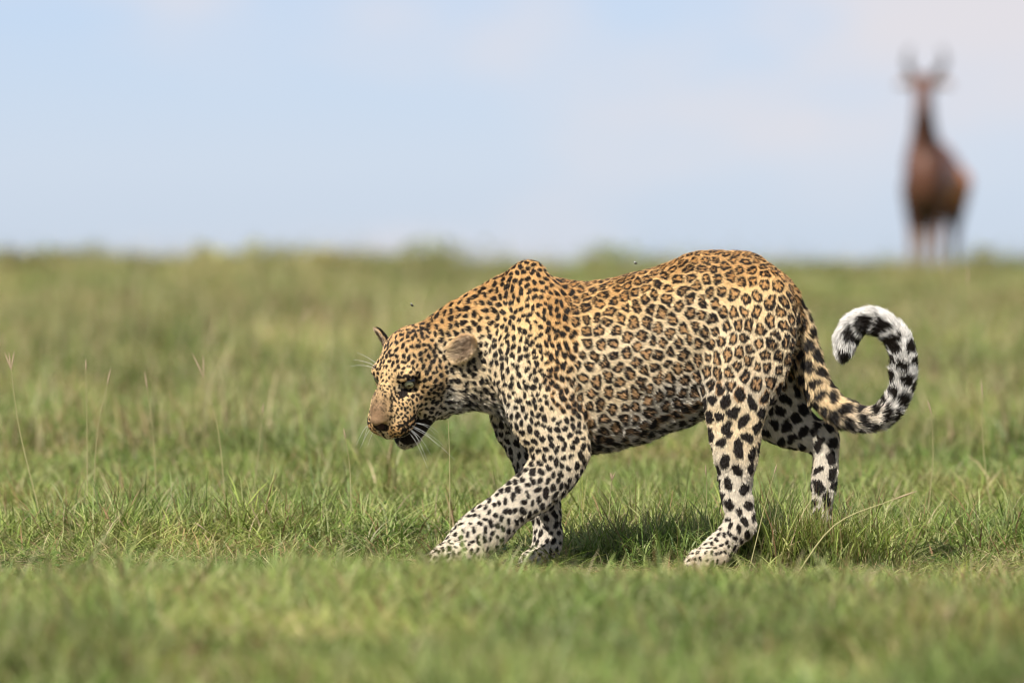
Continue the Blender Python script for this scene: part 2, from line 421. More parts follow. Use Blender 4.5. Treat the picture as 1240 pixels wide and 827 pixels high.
# vertical skin folds behind the shoulder and at the flank
fold = np.exp(-((fx - 708 - (fz - 450) * .05) / 26) ** 2) * smooth(350, 400, fz) * smooth(560, 520, fz) * (V[:, 1] < -.05)
V = V + Nn * (fold * np.sin((fx + 4 * vnoise(V, 30, 4)) * .42) * .0012)[:, None]
Nn = normals_of(V, Q)

# region weights, flow
D = []; W = []; REG = []; FL = np.zeros_like(V); TT = np.zeros(len(V)); wt = np.zeros(len(V)); tailt = np.zeros(len(V))
regs = ['torso', 'shoulder', 'fore', 'hind', 'paw', 'tail', 'head', 'muzzle', 'bridge', 'jaw', 'ear']
RW = {r: np.zeros(len(V)) for r in regs}
for pr in LP:
    m = np.all((V > pr.lo - .06) & (V < pr.hi + .06), axis=1); ii = np.nonzero(m)[0]
    if not len(ii): continue
    d, t, fl = pr.ev(V[ii], True); w = np.exp(-np.clip(d, -.01, .2) / .010)
    RW[pr.reg][ii] = np.maximum(RW[pr.reg][ii], w); FL[ii] += fl * w[:, None]
    if pr.reg == 'tail': tailt[ii] = t
S = sum(RW.values()) + 1e-9
for r in regs: RW[r] = lap_smooth((RW[r] / S)[:, None], EDG, 6)[:, 0]
FL = lap_smooth(FL / (np.linalg.norm(FL, axis=1)[:, None] + 1e-9), EDG, 8)
FL -= Nn * (FL * Nn).sum(1)[:, None]; FL /= np.linalg.norm(FL, axis=1)[:, None] + 1e-6

# ------------------------------------------------------------------ leopard: coat
hl = hloc(V); F_, L_, U_ = hl.T
headw = RW['head'] + RW['muzzle'] + RW['bridge'] + RW['jaw'] + RW['ear']
neckw = RW['torso'] * smooth(630, 590, fx)
torw = RW['torso'] - neckw
shw = RW['shoulder'] + RW['fore'] * smooth(540, 470, fz)
lowfore = RW['fore'] * smooth(470, 540, fz)
thigh = RW['hind'] * smooth(505, 455, fz) * (fx < 962)
shank = RW['hind'] - thigh
zt = np.interp(fx, [512, 572, 636, 690, 760, 840, 876, 935, 968], [386, 350, 310, 340, 333, 305, 301, 318, 352])
zb = np.interp(fx, [512, 560, 600, 655, 725, 760, 800, 840, 880, 968], [480, 492, 505, 548, 550, 545, 530, 512, 520, 500])
rel = (fz - zt) / (zb - zt)                      # 0 on the back, 1 at the belly line
spacing = torw * .0315 + neckw * .0195 + shw * .0170 + lowfore * .0208 + thigh * .0315 + shank * .037 + RW['paw'] * .0150 + RW['tail'] * .035 + headw * .0145
spacing = np.where(headw > .5, .0150 - .004 * smooth(20, 70, F_) - .0025 * smooth(-40, 20, F_), spacing)
spacing *= 1 - .22 * torw * smooth(.12, 0, rel)
spacing = lap_smooth(spacing[:, None], EDG, 10)[:, 0]
ros = torw * smooth(650, 725, fx) * smooth(.97, .80, rel) + thigh * smooth(500, 440, fz) + .35 * shw * smooth(520, 470, fz) * smooth(640, 690, fx)
frac = torw * .46 + neckw * .40 + shw * .405 + lowfore * .42 + thigh * .42 + shank * .42 + RW['paw'] * .36 + RW['tail'] * .47 + headw * .43

# spot centres: dart throwing with local spacing in a slightly stretched metric
met = np.stack([V[:, 0] * 1.10, V[:, 1], V[:, 2] * .90], 1) * np.where(headw > .5, 1.0, 1.0)[:, None]
cand = rng.permutation(len(V))[:60000]
acc = np.zeros((6000, 3)); accn = np.zeros((6000, 3)); accs = np.zeros(6000); acci = []; na = 0
for c in cand:
    p = met[c]
    if na:
        d = np.sqrt(((acc[:na] - p) ** 2).sum(1))
        if np.any((d < .5 * (accs[:na] + spacing[c]) * .80) & ((accn[:na] @ Nn[c]) > -.2)): continue
    acc[na] = p; accn[na] = Nn[c]; accs[na] = spacing[c]; acci.append(c); na += 1
    if na >= 6000: break
acc, accn, accs, acci = acc[:na], accn[:na], accs[:na], np.array(acci)
def make_kd(c):
    k = kdtree.KDTree(len(c))
    for i, p in enumerate(c): k.insert(p, i)
    k.balance(); return k
for _ in range(1):                              # even the spots out: each centre moves to the middle of its cell
    kd = make_kd(acc); sub = np.arange(0, len(V), 3); own = np.array([kd.find(p)[1] for p in met[sub]])
    cn = np.bincount(own, minlength=na); cm = np.stack([np.bincount(own, met[sub, i], na) for i in range(3)], 1) / cn.clip(1)[:, None]
    acc = np.where((cn > 4)[:, None], acc + .7 * (cm - acc), acc)
kd = make_kd(acc)
kv = make_kd(met[::2]); acci = np.array([kv.find(p)[1] * 2 for p in acc]); acc = met[acci]
kd = make_kd(acc)
warp = np.stack([fbm(V, 55, 21 + i, 2) for i in range(3)], 1) * (.11 * spacing)[:, None]
qm = met + warp
# nearest / second nearest with matching side
NI = np.zeros((len(V), 2), int); ND = np.zeros((len(V), 2))
fn = kd.find_n
for i in range(len(V)):
    r = fn(qm[i], 2)
    NI[i] = r[0][1], r[1][1]; ND[i] = r[0][2], r[1][2]
rs = rng.random(na)
s1 = .5 * (accs[NI[:, 0]] + spacing)
d1 = ND[:, 0] / s1; bord = .5 * (ND[:, 1] - ND[:, 0]) / s1
szv = (.82 + .36 * rs)[NI[:, 0]]
n_sm = fbm(V, 95, 40, 2); n_md = fbm(V, 62, 50, 2)
# angle round the rosette centre breaks the ring into blobs
cen = V[acci][NI[:, 0]]; dv = V - cen
e1 = np.stack([np.ones(len(V)), np.zeros(len(V)), np.zeros(len(V))], 1); e1 -= Nn * (e1 * Nn).sum(1)[:, None]; e1 /= np.linalg.norm(e1, axis=1)[:, None] + 1e-6
e2 = np.cross(Nn, e1); ang = np.arctan2((dv * e2).sum(1), (dv * e1).sum(1))
nb = (3 + np.floor(rs * 3.99))[NI[:, 0]]; ph = (rs * 57)[NI[:, 0]]
brk = np.cos(ang * nb + ph + 1.2 * n_md)
edge = np.minimum(bord - .082 - .03 * n_md, (.53 * szv - d1 * (1 + .16 * np.cos(2 * ang + ph))))       # inside the rosette outline
edge = edge + .05 * n_sm
ringw = .245 + .105 * brk + .07 * n_md
SOL = np.minimum(frac * szv - d1 * (1 + .26 * np.cos(2 * ang + ph)) + .09 * n_sm + .06 * n_md, bord - .050 + .03 * n_sm)                              # >0 dark
RING = np.where(edge > 0, np.minimum(edge, ringw - edge), edge)
CENT = edge
ros = lap_smooth(ros[:, None], EDG, 6)[:, 0]
rosp = ros[acci][NI[:, 0]]                                 # one style per spot
DARK = np.where(rosp > .5 - .25 * (rs[NI[:, 0]] - .5), RING, SOL)
CEN = np.where(rosp > .5 - .25 * (rs[NI[:, 0]] - .5), CENT, np.where(rosp > .12, SOL + .10, -1))

# face markings (mm in the head frame)
def blob(f, l, u, a, b, c): return 1 - np.sqrt(((F_ - f) / a) ** 2 + ((np.abs(L_) - l) / b) ** 2 + ((U_ - u) / c) ** 2)
isface = headw > .45
DARK = np.where(isface & (RW['bridge'] > .35) & (np.abs(L_) < 26) & (F_ > 74), -1, np.where(isface & (np.abs(L_) < 22) & (F_ > 10), DARK - .10, DARK))
face_dark = np.maximum.reduce([
    blob(16, 50, 11, 28, 22, 14), blob(30, 43, 2, 16, 9, 8),                         # eyelids
    blob(34, 38, -2, 18, 8, 13),                        # tear line
    blob(26, 44, -119, 28, 30, 22),                      # corner of the mouth
    blob(52, 28, -128, 34, 34, 17),                      # lip
    blob(120, 12, -46, 14, 16, 12),                      # nostrils
    blob(10, 30, 32, 12, 5, 15),                         # brow streak
    blob(118, 0, -76, 16, 3, 28)])                       # philtrum
for k, (u0, sl) in enumerate(((-52, -.16), (-66, -.20), (-80, -.22))):   # whisker rows
    line = u0 + sl * (92 - F_)
    face_dark = np.maximum(face_dark, np.where((F_ > 42) & (F_ < 104) & (np.abs(L_) > 16), 1 - np.abs(U_ - line + 2 * n_md) / 4.6 - .35 * (np.cos(F_ * .62 + k) > .7), -1))
face_dark = np.where(isface, face_dark, -1)
earr = np.ones(len(V)); inear = np.zeros(len(V)); backear = np.zeros(len(V))
for c, a, b, nn in EARS:
    e = hl - c; ea, en = e @ a, e @ nn; eb = e @ b
    m = RW['ear'] > .4
    cosn = Nn @ (nn @ HA); rr = np.sqrt((ea / 50) ** 2 + (eb / 34) ** 2)
    earr = np.where(np.linalg.norm(e, axis=1) < 70, np.sqrt(((ea + 26) / 62) ** 2 + ((eb) / 34) ** 2), earr)
    inear = np.maximum(inear, m * (np.linalg.norm(e, axis=1) < 70) * smooth(-.1, .5, cosn) * smooth(.92, .70, rr))
    backear = np.maximum(backear, m * (np.linalg.norm(e, axis=1) < 70) * (cosn < -.25) * (rr < .62))
DARK = np.where((inear > .08) | (RW['ear'] > .55), -1, DARK)
DARK = np.where(backear > .5, .3, DARK)
# tail: big blotches, black inside bars near the tip, white tip
tl = RW['tail'] > .5
rad_in = np.stack([wx(1056) - V[:, 0], wz(447) - V[:, 2]], 1); rad_in /= np.linalg.norm(rad_in, axis=1)[:, None] + 1e-6
inn = rad_in[:, 0] * Nn[:, 0] + rad_in[:, 1] * Nn[:, 2]
bars = np.maximum.reduce([1 - np.abs(tailt - t0 + .012 * n_md) / wd for t0, wd in ((.66, .022), (.725, .026), (.79, .030), (.862, .026), (.975, .035))])
bars = np.minimum(bars * .5, (inn + .40 + .25 * n_md) * .4)
whitezone = smooth(.63, .66, tailt)
DARK = np.where(tl, np.where(tailt > .645, bars, DARK), DARK)

# base colours (linear reflectance)
GOLD = np.array([.56, .325, .125]); TAN = np.array([.76, .52, .245]); CREAM = np.array([.77, .61, .385]); WHITE = np.array([.67, .595, .48]); BROWN = np.array([.44, .215, .065])
def lerp(a, b, t): return a + (b - a) * np.clip(t, 0, 1)[:, None]
nv = fbm(V, 9, 70, 2)
tt = rel + .10 * nv - .14 * shw - .16 * neckw
col = lerp(np.tile(GOLD, (len(V), 1)), TAN, smooth(.0, .24, tt)); col = lerp(col, CREAM, smooth(.16, .46, tt)); col = lerp(col, WHITE, smooth(.62, .88, tt))
legc = lerp(np.tile(CREAM, (len(V), 1)), WHITE, .9 * smooth(510, 590, fz + 30 * nv)); legc = lerp(legc, CREAM, .35 * smooth(640, 680, fz))
lw = np.clip(lowfore + shank + RW['paw'], 0, 1)
col = lerp(col, legc, lw)
inner = np.where(fx > 600, smooth(.1, .8, Nn[:, 1] * np.sign(V[:, 1] + 1e-6) * -1), 0)   # inner sides of the legs are paler
col = lerp(col, WHITE, inner * lw)
tc_ = lerp(np.tile(lerp(TAN[None], CREAM, np.array([.5]))[0], (len(V), 1)), np.array([.80, .76, .70]), smooth(.28, .50, tailt + .06 * nv)); col = lerp(col, tc_, smooth(.4, .6, RW['tail']))
hc = lerp(np.tile(np.array([.68, .46, .225]), (len(V), 1)), GOLD, .75 * smooth(20, 80, U_) * smooth(-20, -80, F_))
hc = lerp(hc, CREAM, np.maximum(.8 * smooth(-20, -80, U_), .75 * smooth(-55, -110, F_) * smooth(45, 10, U_)))
hc = lerp(hc, np.array([.24, .15, .085]), .6 * smooth(0, .5, 1 - np.sqrt(((F_ - 54) / 34) ** 2 + ((np.abs(L_) - 31) / 9) ** 2 + ((U_ + 18) / 20) ** 2))); hc = lerp(hc, WHITE, smooth(-60, -115, U_) * .8)
hc = lerp(hc, np.array([.21, .125, .072]), smooth(35, 100, F_ + 10 * nv) * smooth(40, 12, np.abs(L_) + 4 * nv) * smooth(-50, -18, U_) * .85)
hc = lerp(hc, CREAM, smooth(.15, .5, blob(24, 30, 12, 26, 14, 16)))
hc = lerp(hc, np.array([.66, .40, .17]), smooth(40, 60, F_) * smooth(-36, -50, U_) * smooth(-92, -80, U_) * smooth(14, 20, np.abs(L_)))
hc = lerp(hc, WHITE, smooth(.1, .4, blob(80, 26, -88, 46, 30, 12)))
hc = lerp(hc, np.array([.20, .125, .075]) + np.clip(earr, 0, 1)[:, None] ** 1.1 * np.array([.56, .45, .32]), np.clip(inear, 0, 1))  # ear cup: shade painted into the hair colour, darker towards the base
col = lerp(col, hc, smooth(.45, .75, headw))
DARKC = np.array([.016, .011, .008])

fur = torw * .0078 + neckw * .0080 + shw * .0074 + lowfore * .0066 + thigh * .0078 + shank * .0076 + RW['paw'] * .006 + RW['tail'] * .017 + headw * .0065
fur = fur + torw * .008 * smooth(.80, 1.0, rel) + neckw * .006 * smooth(.75, 1, rel)
fur = np.where(isface, .0052 - .0030 * smooth(-30, 30, F_), fur) + np.where(L_ > 0, .017, .002) * np.clip(inear, 0, 1) + np.where(isface, .008 * smooth(-138, -152, U_), 0)
nose_skin = np.maximum(smooth(.05, .3, np.where(isface, 1 - np.sqrt(((F_ - 121) / 17) ** 2 + (L_ / 22) ** 2 + ((U_ + 40) / 17) ** 2), -1)), 0)
eyehole = np.where(isface, blob(16, 50, 13, 22, 20, 11), -1)
fur = np.where((nose_skin > .3) | (eyehole > 0), 0, fur)

def coat(col, dark, cen, fdark, nz, spread=1.0):
    c = col.copy()
    w = smooth(-.01, .03, cen); c = c * (1 - w[:, None] * .78) + BROWN * 1.0 * (w * .78)[:, None]
    d = np.maximum(smooth(-.025, .03, dark), smooth(-.04, .06, fdark))
    c = c * (1 - d[:, None]) + DARKC * d[:, None]
    c = c * (1 - nz[:, None]) + np.array([.055, .030, .024]) * nz[:, None]
    return c
spk = np.where(isface & (F_ > 5) & (np.abs(L_) < 34), smooth(.12, .55, vnoise(V, 330, 77)) * .6 + .25 * smooth(-.2, .6, vnoise(V, 120, 78)), 0) * smooth(118, 100, F_)
col = col * (1 - spk)[:, None]
vcol = coat(col, DARK, CEN, face_dark, nose_skin)

# ------------------------------------------------------------------ leopard: objects
def coat_mat(name, hair):
    m, t, b = newmat(name)
    at = N(t, 'ShaderNodeAttribute', attribute_name='coat'); t.links.new(at.outputs['Color'], b.inputs['Base Color'])
    b.inputs['Roughness'].default_value = .42 if hair else .75
    b.inputs['Specular IOR Level'].default_value = .30 if hair else .1
    if hair:
        b.inputs['Sheen Weight'].default_value = 0
    return m
skin_m, hair_m = coat_mat('leopard_skin', False), coat_mat('leopard_fur', True)
leo = bpy.data.objects.new('leopard', None); link(leo); leo.empty_display_size = .1
thing(leo, 'spotted leopard walking through short grass with lowered head and curled tail', 'leopard')
body = mesh_obj('body', V, Q, skin_m, leo)
ca = body.data.color_attributes.new('coat', 'FLOAT_COLOR', 'POINT')
ca.data.foreach_set('color', np.hstack([vcol, np.ones((len(V), 1))]).astype(np.float32).ravel())

def make_fur(name, nh, parent):
    tri = np.vstack([Q[:, [0, 1, 2]], Q[:, [0, 2, 3]]])
    a = np.linalg.norm(np.cross(V[tri[:, 1]] - V[tri[:, 0]], V[tri[:, 2]] - V[tri[:, 0]]), axis=1)
    # denser on the short-furred face; nothing where the fur length is nought
    wgt = a * np.where(fur[tri].min(1) > .001, 1, 0) * np.where(headw[tri[:, 0]] > .5, 1.8, 1.0)
    ti = np.searchsorted(np.cumsum(wgt) / wgt.sum(), rng.random(nh)).clip(0, len(tri) - 1); T = tri[ti]
    u = rng.random(nh); v = rng.random(nh); fl = u + v > 1; u[fl], v[fl] = 1 - u[fl], 1 - v[fl]
    B = np.stack([1 - u - v, u, v], 1)[:, :, None]
    ip = lambda A: (A[T] * (B if A.ndim == 2 else B[:, :, 0])).sum(1)
    p = ip(V); n = ip(Nn); n /= np.linalg.norm(n, axis=1)[:, None]; f = ip(FL); L = ip(fur)
    c = coat(ip(col), ip(DARK), ip(CEN), ip(face_dark), ip(nose_skin))
    clump = np.stack([fbm(p, 60, 90 + i, 2) for i in range(3)], 1)
    L = L * (.65 + .6 * rng.random(nh))
    ie = ip(inear)
    lift = .32 + .28 * rng.random(nh) + .25 * ie + .1 * ip(RW['tail'])
    d = f + n * lift[:, None] + rng.normal(0, .17, (nh, 3)) + clump * .28; d /= np.linalg.norm(d, axis=1)[:, None]
    g = np.array([0, 0, -1.])
    mid = p + d * (L * .5)[:, None]
    d2 = d + f * .35 - n * .15 + g * .18 + clump * .15; d2 /= np.linalg.norm(d2, axis=1)[:, None]
    tip = mid + d2 * (L * .5)[:, None]
    pts = np.stack([p - n * .0012, mid, tip], 1).astype(np.float32)
    strand = vnoise(p, 150, 95) * .16 + vnoise(p * np.array([.5, 1, 1]), 320, 96) * .14
    c = c * (1 + .22 * rng.normal(0, 1, nh) + 1.3 * strand)[:, None].clip(.4, 1.7)
    cu = bpy.data.hair_curves.new(name); cu.add_curves([3] * nh)
    cu.attributes['position'].data.foreach_set('vector', pts.ravel())
    rad = np.tile(np.array([.00042, .00036, .00010], np.float32), nh)
    (cu.attributes.get('radius') or cu.attributes.new('radius', 'FLOAT', 'POINT')).data.foreach_set('value', rad)
    at = cu.attributes.new('coat', 'FLOAT_COLOR', 'CURVE')
    at.data.foreach_set('color', np.hstack([c, np.ones((nh, 1))]).astype(np.float32).ravel())
    cu.materials.append(hair_m)
    return link(bpy.data.objects.new(name, cu), parent)
make_fur('fur', 400000, leo)

# eyes
def ball(name, c, r, seg, rings, mat, parent, cut=None):
    v, f = [], []
    for i in range(rings + 1):
        for j in range(seg):
            a = math.pi * i / rings; b = 2 * math.pi * j / seg
            v.append((c[0] + r * math.sin(a) * math.cos(b), c[1] + r * math.sin(a) * math.sin(b), c[2] + r * math.cos(a)))
    for i in range(rings):
        for j in range(seg):
            f.append((i * seg + j, (i + 1) * seg + j, (i + 1) * seg + (j + 1) % seg, i * seg + (j + 1) % seg))
    return mesh_obj(name, v, f, mat, parent)
em, et, eb_ = newmat('leopard_eye')
geo = N(et, 'ShaderNodeTexCoord')
sepx = N(et, 'ShaderNodeSeparateXYZ'); et.links.new(geo.outputs['Object'], sepx.inputs[0])
rad = N(et, 'ShaderNodeMath', operation='ARCCOSINE'); nrm = N(et, 'ShaderNodeVectorMath', operation='NORMALIZE')
et.links.new(geo.outputs['Object'], nrm.inputs[0]); et.links.new(nrm.outputs[0], sepx.inputs[0]); et.links.new(sepx.outputs['Z'], rad.inputs[0])
cr = N(et, 'ShaderNodeValToRGB'); et.links.new(rad.outputs[0], cr.inputs[0]); e = cr.color_ramp
e.elements[0].position = 0; e.elements[0].color = (.004, .004, .004, 1)
e.elements[1].position = .18; e.elements[1].color = (.005, .005, .004, 1)
for pos, c in ((.21, (.24, .23, .13, 1)), (.60, (.34, .33, .21, 1)), (.70, (.07, .06, .035, 1)), (.78, (.01, .008, .006, 1))):
    q = e.elements.new(pos); q.color = c
et.links.new(cr.outputs[0], eb_.inputs['Base Color']); eb_.inputs['Roughness'].default_value = .06; eb_.inputs['Coat Weight'].default_value = .2
for s_ in (-1, 1):
    o = ball('eye', (0, 0, 0), .0182, 24, 16, em, leo)
    look = np.array([.86, s_ * .46, -.02]); o.location = hp(4.5, s_ * 42.2, 10.5)
    o.rotation_euler = Vector(look @ HA).to_track_quat('Z', 'Y').to_euler()

# whiskers
wm, wt_, wb = newmat('whisker'); wb.inputs['Base Color'].default_value = (.86, .84, .80, 1); wb.inputs['Roughness'].default_value = .35
def tube(pts, r0, r1, sides=4):
    pts = np.asarray(pts, float); n = len(pts); v, f = [], []
    for i in range(n):
        d = pts[min(i + 1, n - 1)] - pts[max(i - 1, 0)]; d /= np.linalg.norm(d) + 1e-9
        a = np.cross(d, (.31, .77, .55)); a /= np.linalg.norm(a); b = np.cross(d, a); r = r0 + (r1 - r0) * i / (n - 1)
        for j in range(sides):
            t = 2 * math.pi * j / sides; v.append(pts[i] + r * (math.cos(t) * a + math.sin(t) * b))
    for i in range(n - 1):
        for j in range(sides): f.append((i * sides + j, i * sides + (j + 1) % sides, (i + 1) * sides + (j + 1) % sides, (i + 1) * sides + j))
    return v, f
def surf(p):
    j = ((V - p) ** 2).sum(1).argmin(); return V[j], Nn[j]
wrng = np.random.default_rng(5)
def whisker(f, l, u, d, L, droop):
    p, n = surf(hp(f, l, u)); d = np.asarray(d, float) @ HA; d /= np.linalg.norm(d)
    pts = [p - n * .002 + d * L * t + n * .012 * min(1, t * 5) + np.array([0, 0, -1]) * droop * t * t for t in np.linspace(0, 1, 7)]
    v, fc = tube(pts, .00038, .00010); mesh_obj('whisker', v, fc, wm, leo)
for k, (f, u) in enumerate(((88, -92), (80, -80), (84, -68), (72, -94), (70, -80), (74, -68), (60, -92), (58, -76), (50, -84))):
    whisker(f, 62, u, (.25 - .13 * k + .1 * wrng.random(), .40 + .25 * wrng.random(), -1.0 + .05 * k), .040 + .080 * wrng.random() ** 1.5, .020)
for f, u in ((70, -72), (80, -84), (86, -70), (74, -94)):
    whisker(f, -62, u, (.35, -.6, -.75 - .3 * wrng.random()), .045 + .03 * wrng.random(), .006)
for f, l, u, d in ((2, -48, 44, (.25, -.8, .55)), (-4, -46, 46, (.1, -.7, .75)), (6, -50, 40, (.35, -.9, .35)), (2, 48, 44, (.2, .6, .7))):
    whisker(f, l, u, d, .05, .006)

# ------------------------------------------------------------------ topi antelope on the ridge
TY = 61.0; TS = (TY - CAM_Y) / FPX          # metres per photo pixel at that distance
TX = (1120 - 620) * TS
def topi():
    P = []
    E = lambda c, r, reg, k=.08: P.append(Ell(c, r, reg, k))
    K = lambda L, reg, k=.05: P.append(Chain([(x, y, z, r, r) for x, y, z, r in L], reg, k))
    E((0, .06, .84), (.175, .27, .32), 'chest'); E((0, .48, .86), (.22, .50, .29), 'barrel'); E((0, .92, .83), (.20, .27, .27), 'rump'); E((0, .12, 1.06), (.08, .24, .14), 'barrel')
    K([(0, .04, .98, .16), (0, -.03, 1.14, .120), (0, -.08, 1.30, .090), (0, -.11, 1.46, .080), (0, -.11, 1.55, .072)], 'neck')
    K([(0, -.10, 1.60, .070), (0, -.17, 1.53, .070), (0, -.25, 1.42, .054), (0, -.31, 1.33, .046)], 'head', .03)
    for s in (-1, 1):
        K([(s * .07, -.07, 1.59, .022), (s * .13, -.06, 1.61, .036), (s * .19, -.05, 1.60, .030), (s * .235, -.04, 1.58, .010)], 'ear', .012)
        K([(s * .10, .06, .74, .10), (s * .105, .04, .58, .068), (s * .10, .04, .40, .042), (s * .10, .04, .34, .040), (s * .10, .04, .20, .028), (s * .10, .03, .075, .030)], 'leg', .04)
        K([(s * .12, .92, .78, .16), (s * .125, .98, .58, .095), (s * .125, 1.06, .44, .050), (s * .125, 1.05, .36, .042), (s * .125, 1.02, .20, .030), (s * .125, 1.0, .075, .032)], 'leg', .05)
    K([(0, 1.17, .95, .035), (0, 1.22, .80, .025), (0, 1.22, .60, .022), (0, 1.21, .48, .030), (0, 1.2, .42, .012)], 'tail', .02)
    lo_, hi_ = np.array([-.32, -.42, .0]), np.array([.32, 1.32, 1.75]); h_ = .014
    ph = build_field(P, [], lo_, hi_, h_, .0); v, q = surface_nets(ph, lo_, h_); v = lap_smooth(v, edges_of(q), 2)
    n_ = fbm(v, 5, 8, 2)
    c = np.tile(np.array([.44, .165, .062]), (len(v), 1))
    dk = np.array([.052, .025, .019]); tan_ = np.array([.20, .115, .06])
    c = lerp(c, dk, .85 * smooth(.30, -.02, v[:, 1] + .05 * n_) * smooth(1.66, 1.45, v[:, 2]) * smooth(.42, .52, v[:, 2]))
    c = lerp(c, dk, .9 * smooth(-.16, -.22, v[:, 1]) * (v[:, 2] > 1.2))
    c = lerp(c, dk, .85 * smooth(.66, .56, v[:, 2]) * smooth(.34, .44, v[:, 2]))
    c = lerp(c, tan_, smooth(.44, .34, v[:, 2] + .03 * n_))
    c = lerp(c, dk * 2.2, .8 * smooth(1.30, 1.45, v[:, 2])); c = lerp(c, np.array([.26, .17, .12]), smooth(.09, .14, np.abs(v[:, 0])) * (v[:, 2] > 1.5))
    return v, q, c
tv, tq, tcol = topi()
tm, tt_, tb = newmat('topi_coat'); ta = N(tt_, 'ShaderNodeAttribute', attribute_name='coat'); tt_.links.new(ta.outputs['Color'], tb.inputs['Base Color'])
tb.inputs['Roughness'].default_value = .45; tb.inputs['Specular IOR Level'].default_value = .35
topi_o = bpy.data.objects.new('topi_antelope', None); link(topi_o)
thing(topi_o, 'brown topi antelope with ridged horns standing on the grassy ridge facing forward', 'antelope')
tb_o = mesh_obj('body', tv, tq, tm, topi_o)
tb_o.data.color_attributes.new('coat', 'FLOAT_COLOR', 'POINT').data.foreach_set('color', np.hstack([tcol, np.ones((len(tv), 1))]).astype(np.float32).ravel())
hm, ht, hb = newmat('horn'); hb.inputs['Base Color'].default_value = (.045, .034, .027, 1); hb.inputs['Roughness'].default_value = .5
hoofm, _, hfb = newmat('hoof'); hfb.inputs['Base Color'].default_value = (.03, .025, .02, 1)
for s_ in (-1, 1):
    hpts = catmull([(s_ * .045, -.09, 1.61), (s_ * .085, -.06, 1.665), (s_ * .130, -.01, 1.72), (s_ * .150, .03, 1.785), (s_ * .142, .05, 1.85), (s_ * .122, .05, 1.90)], 8)
    n_h = len(hpts); hv, hf = [], []
    for i in range(n_h):
        d = hpts[min(i + 1, n_h - 1)] - hpts[max(i - 1, 0)]; d /= np.linalg.norm(d); a = np.cross(d, (0, 1, .2)); a /= np.linalg.norm(a); b = np.cross(d, a)
        r = (.042 * (1 - i / (n_h - 1)) ** .7 + .003) * (1.10 if i % 2 else .94)       # rings
        hv += [hpts[i] + r * (math.cos(t) * a + math.sin(t) * b) for t in np.linspace(0, 2 * math.pi, 10, endpoint=False)]
    for i in range(n_h - 1):
        for j in range(10): hf.append((i * 10 + j, i * 10 + (j + 1) % 10, (i + 1) * 10 + (j + 1) % 10, (i + 1) * 10 + j))
    mesh_obj('horn', hv, hf, hm, topi_o)
    ball('eye', (s_ * .062, -.185, 1.555), .016, 10, 8, hoofm, topi_o)
    for yy, xx in ((.02, .10), (.99, .125)):
        hv = [(s_ * xx + r * math.cos(t), yy - .012 + 1.25 * r * math.sin(t), z) for z, r in ((.0, .046), (.045, .038), (.085, .031)) for t in np.linspace(0, 2 * math.pi, 10, endpoint=False)]
        hf = [(i * 10 + j, i * 10 + (j + 1) % 10, (i + 1) * 10 + (j + 1) % 10, (i + 1) * 10 + j) for i in range(2) for j in range(10)] + [tuple(range(20, 30)), tuple(range(9, -1, -1))]
        mesh_obj('hoof', hv, hf, hoofm, topi_o)
topi_o.location = (TX, TY, float(terrain(np.array([TX]), np.array([TY]))[0]) - .01)
topi_o.rotation_euler = (0, 0, R(-9)); topi_o.scale = (1.03,) * 3

# ------------------------------------------------------------------ grass
def leaf_mat(name, trans=.38, rough=.55):
    m, t, b = newmat(name)
    at = N(t, 'ShaderNodeAttribute', attribute_name='tint'); oi = N(t, 'ShaderNodeObjectInfo')
    hsv = N(t, 'ShaderNodeHueSaturation'); mr = N(t, 'ShaderNodeMapRange'); mr.inputs[3].default_value = .72; mr.inputs[4].default_value = 1.30
    mh = N(t, 'ShaderNodeMapRange'); mh.inputs[3].default_value = .485; mh.inputs[4].default_value = .512
    mul = N(t, 'ShaderNodeMath', operation='MULTIPLY'); mul.inputs[1].default_value = 7.31; fr = N(t, 'ShaderNodeMath', operation='FRACT')
    t.links.new(oi.outputs['Random'], mr.inputs[0]); t.links.new(oi.outputs['Random'], mul.inputs[0]); t.links.new(mul.outputs[0], fr.inputs[0]); t.links.new(fr.outputs[0], mh.inputs[0])
    t.links.new(mr.outputs[0], hsv.inputs['Value']); t.links.new(mh.outputs[0], hsv.inputs['Hue']); t.links.new(at.outputs['Color'], hsv.inputs['Color'])
    geo_ = N(t, 'ShaderNodeNewGeometry'); pn = N(t, 'ShaderNodeTexNoise'); pn.inputs['Scale'].default_value = 1.1; pn.inputs['Detail'].default_value = 6; t.links.new(geo_.outputs['Position'], pn.inputs[0])
    pr_ = N(t, 'ShaderNodeValToRGB'); t.links.new(pn.outputs[0], pr_.inputs[0]); ce = pr_.color_ramp
    ce.elements[0].position = .33; ce.elements[0].color = (.74, .88, .72, 1); ce.elements[1].position = .68; ce.elements[1].color = (1.28, 1.10, 1.02, 1)
    q_ = ce.elements.new(.50); q_.color = (1.05, 1.02, .95, 1)
    pm = N(t, 'ShaderNodeMix', data_type='RGBA', blend_type='MULTIPLY'); pm.inputs[0].default_value = 1; t.links.new(hsv.outputs[0], pm.inputs[6]); t.links.new(pr_.outputs[0], pm.inputs[7])
    hsv = pm; hsv_out = pm.outputs[2]
    t.links.new(hsv_out, b.inputs['Base Color']); b.inputs['Roughness'].default_value = rough; b.inputs['Specular IOR Level'].default_value = .35
    tr = N(t, 'ShaderNodeBsdfTranslucent'); t.links.new(hsv_out, tr.inputs[0])
    mx = N(t, 'ShaderNodeMixShader'); mx.inputs[0].default_value = trans
    t.links.new(b.outputs[0], mx.inputs[1]); t.links.new(tr.outputs[0], mx.inputs[2]); t.links.new(mx.outputs[0], t.nodes['Material Output'].inputs[0])
    return m
grass_m = leaf_mat('grass_blade')
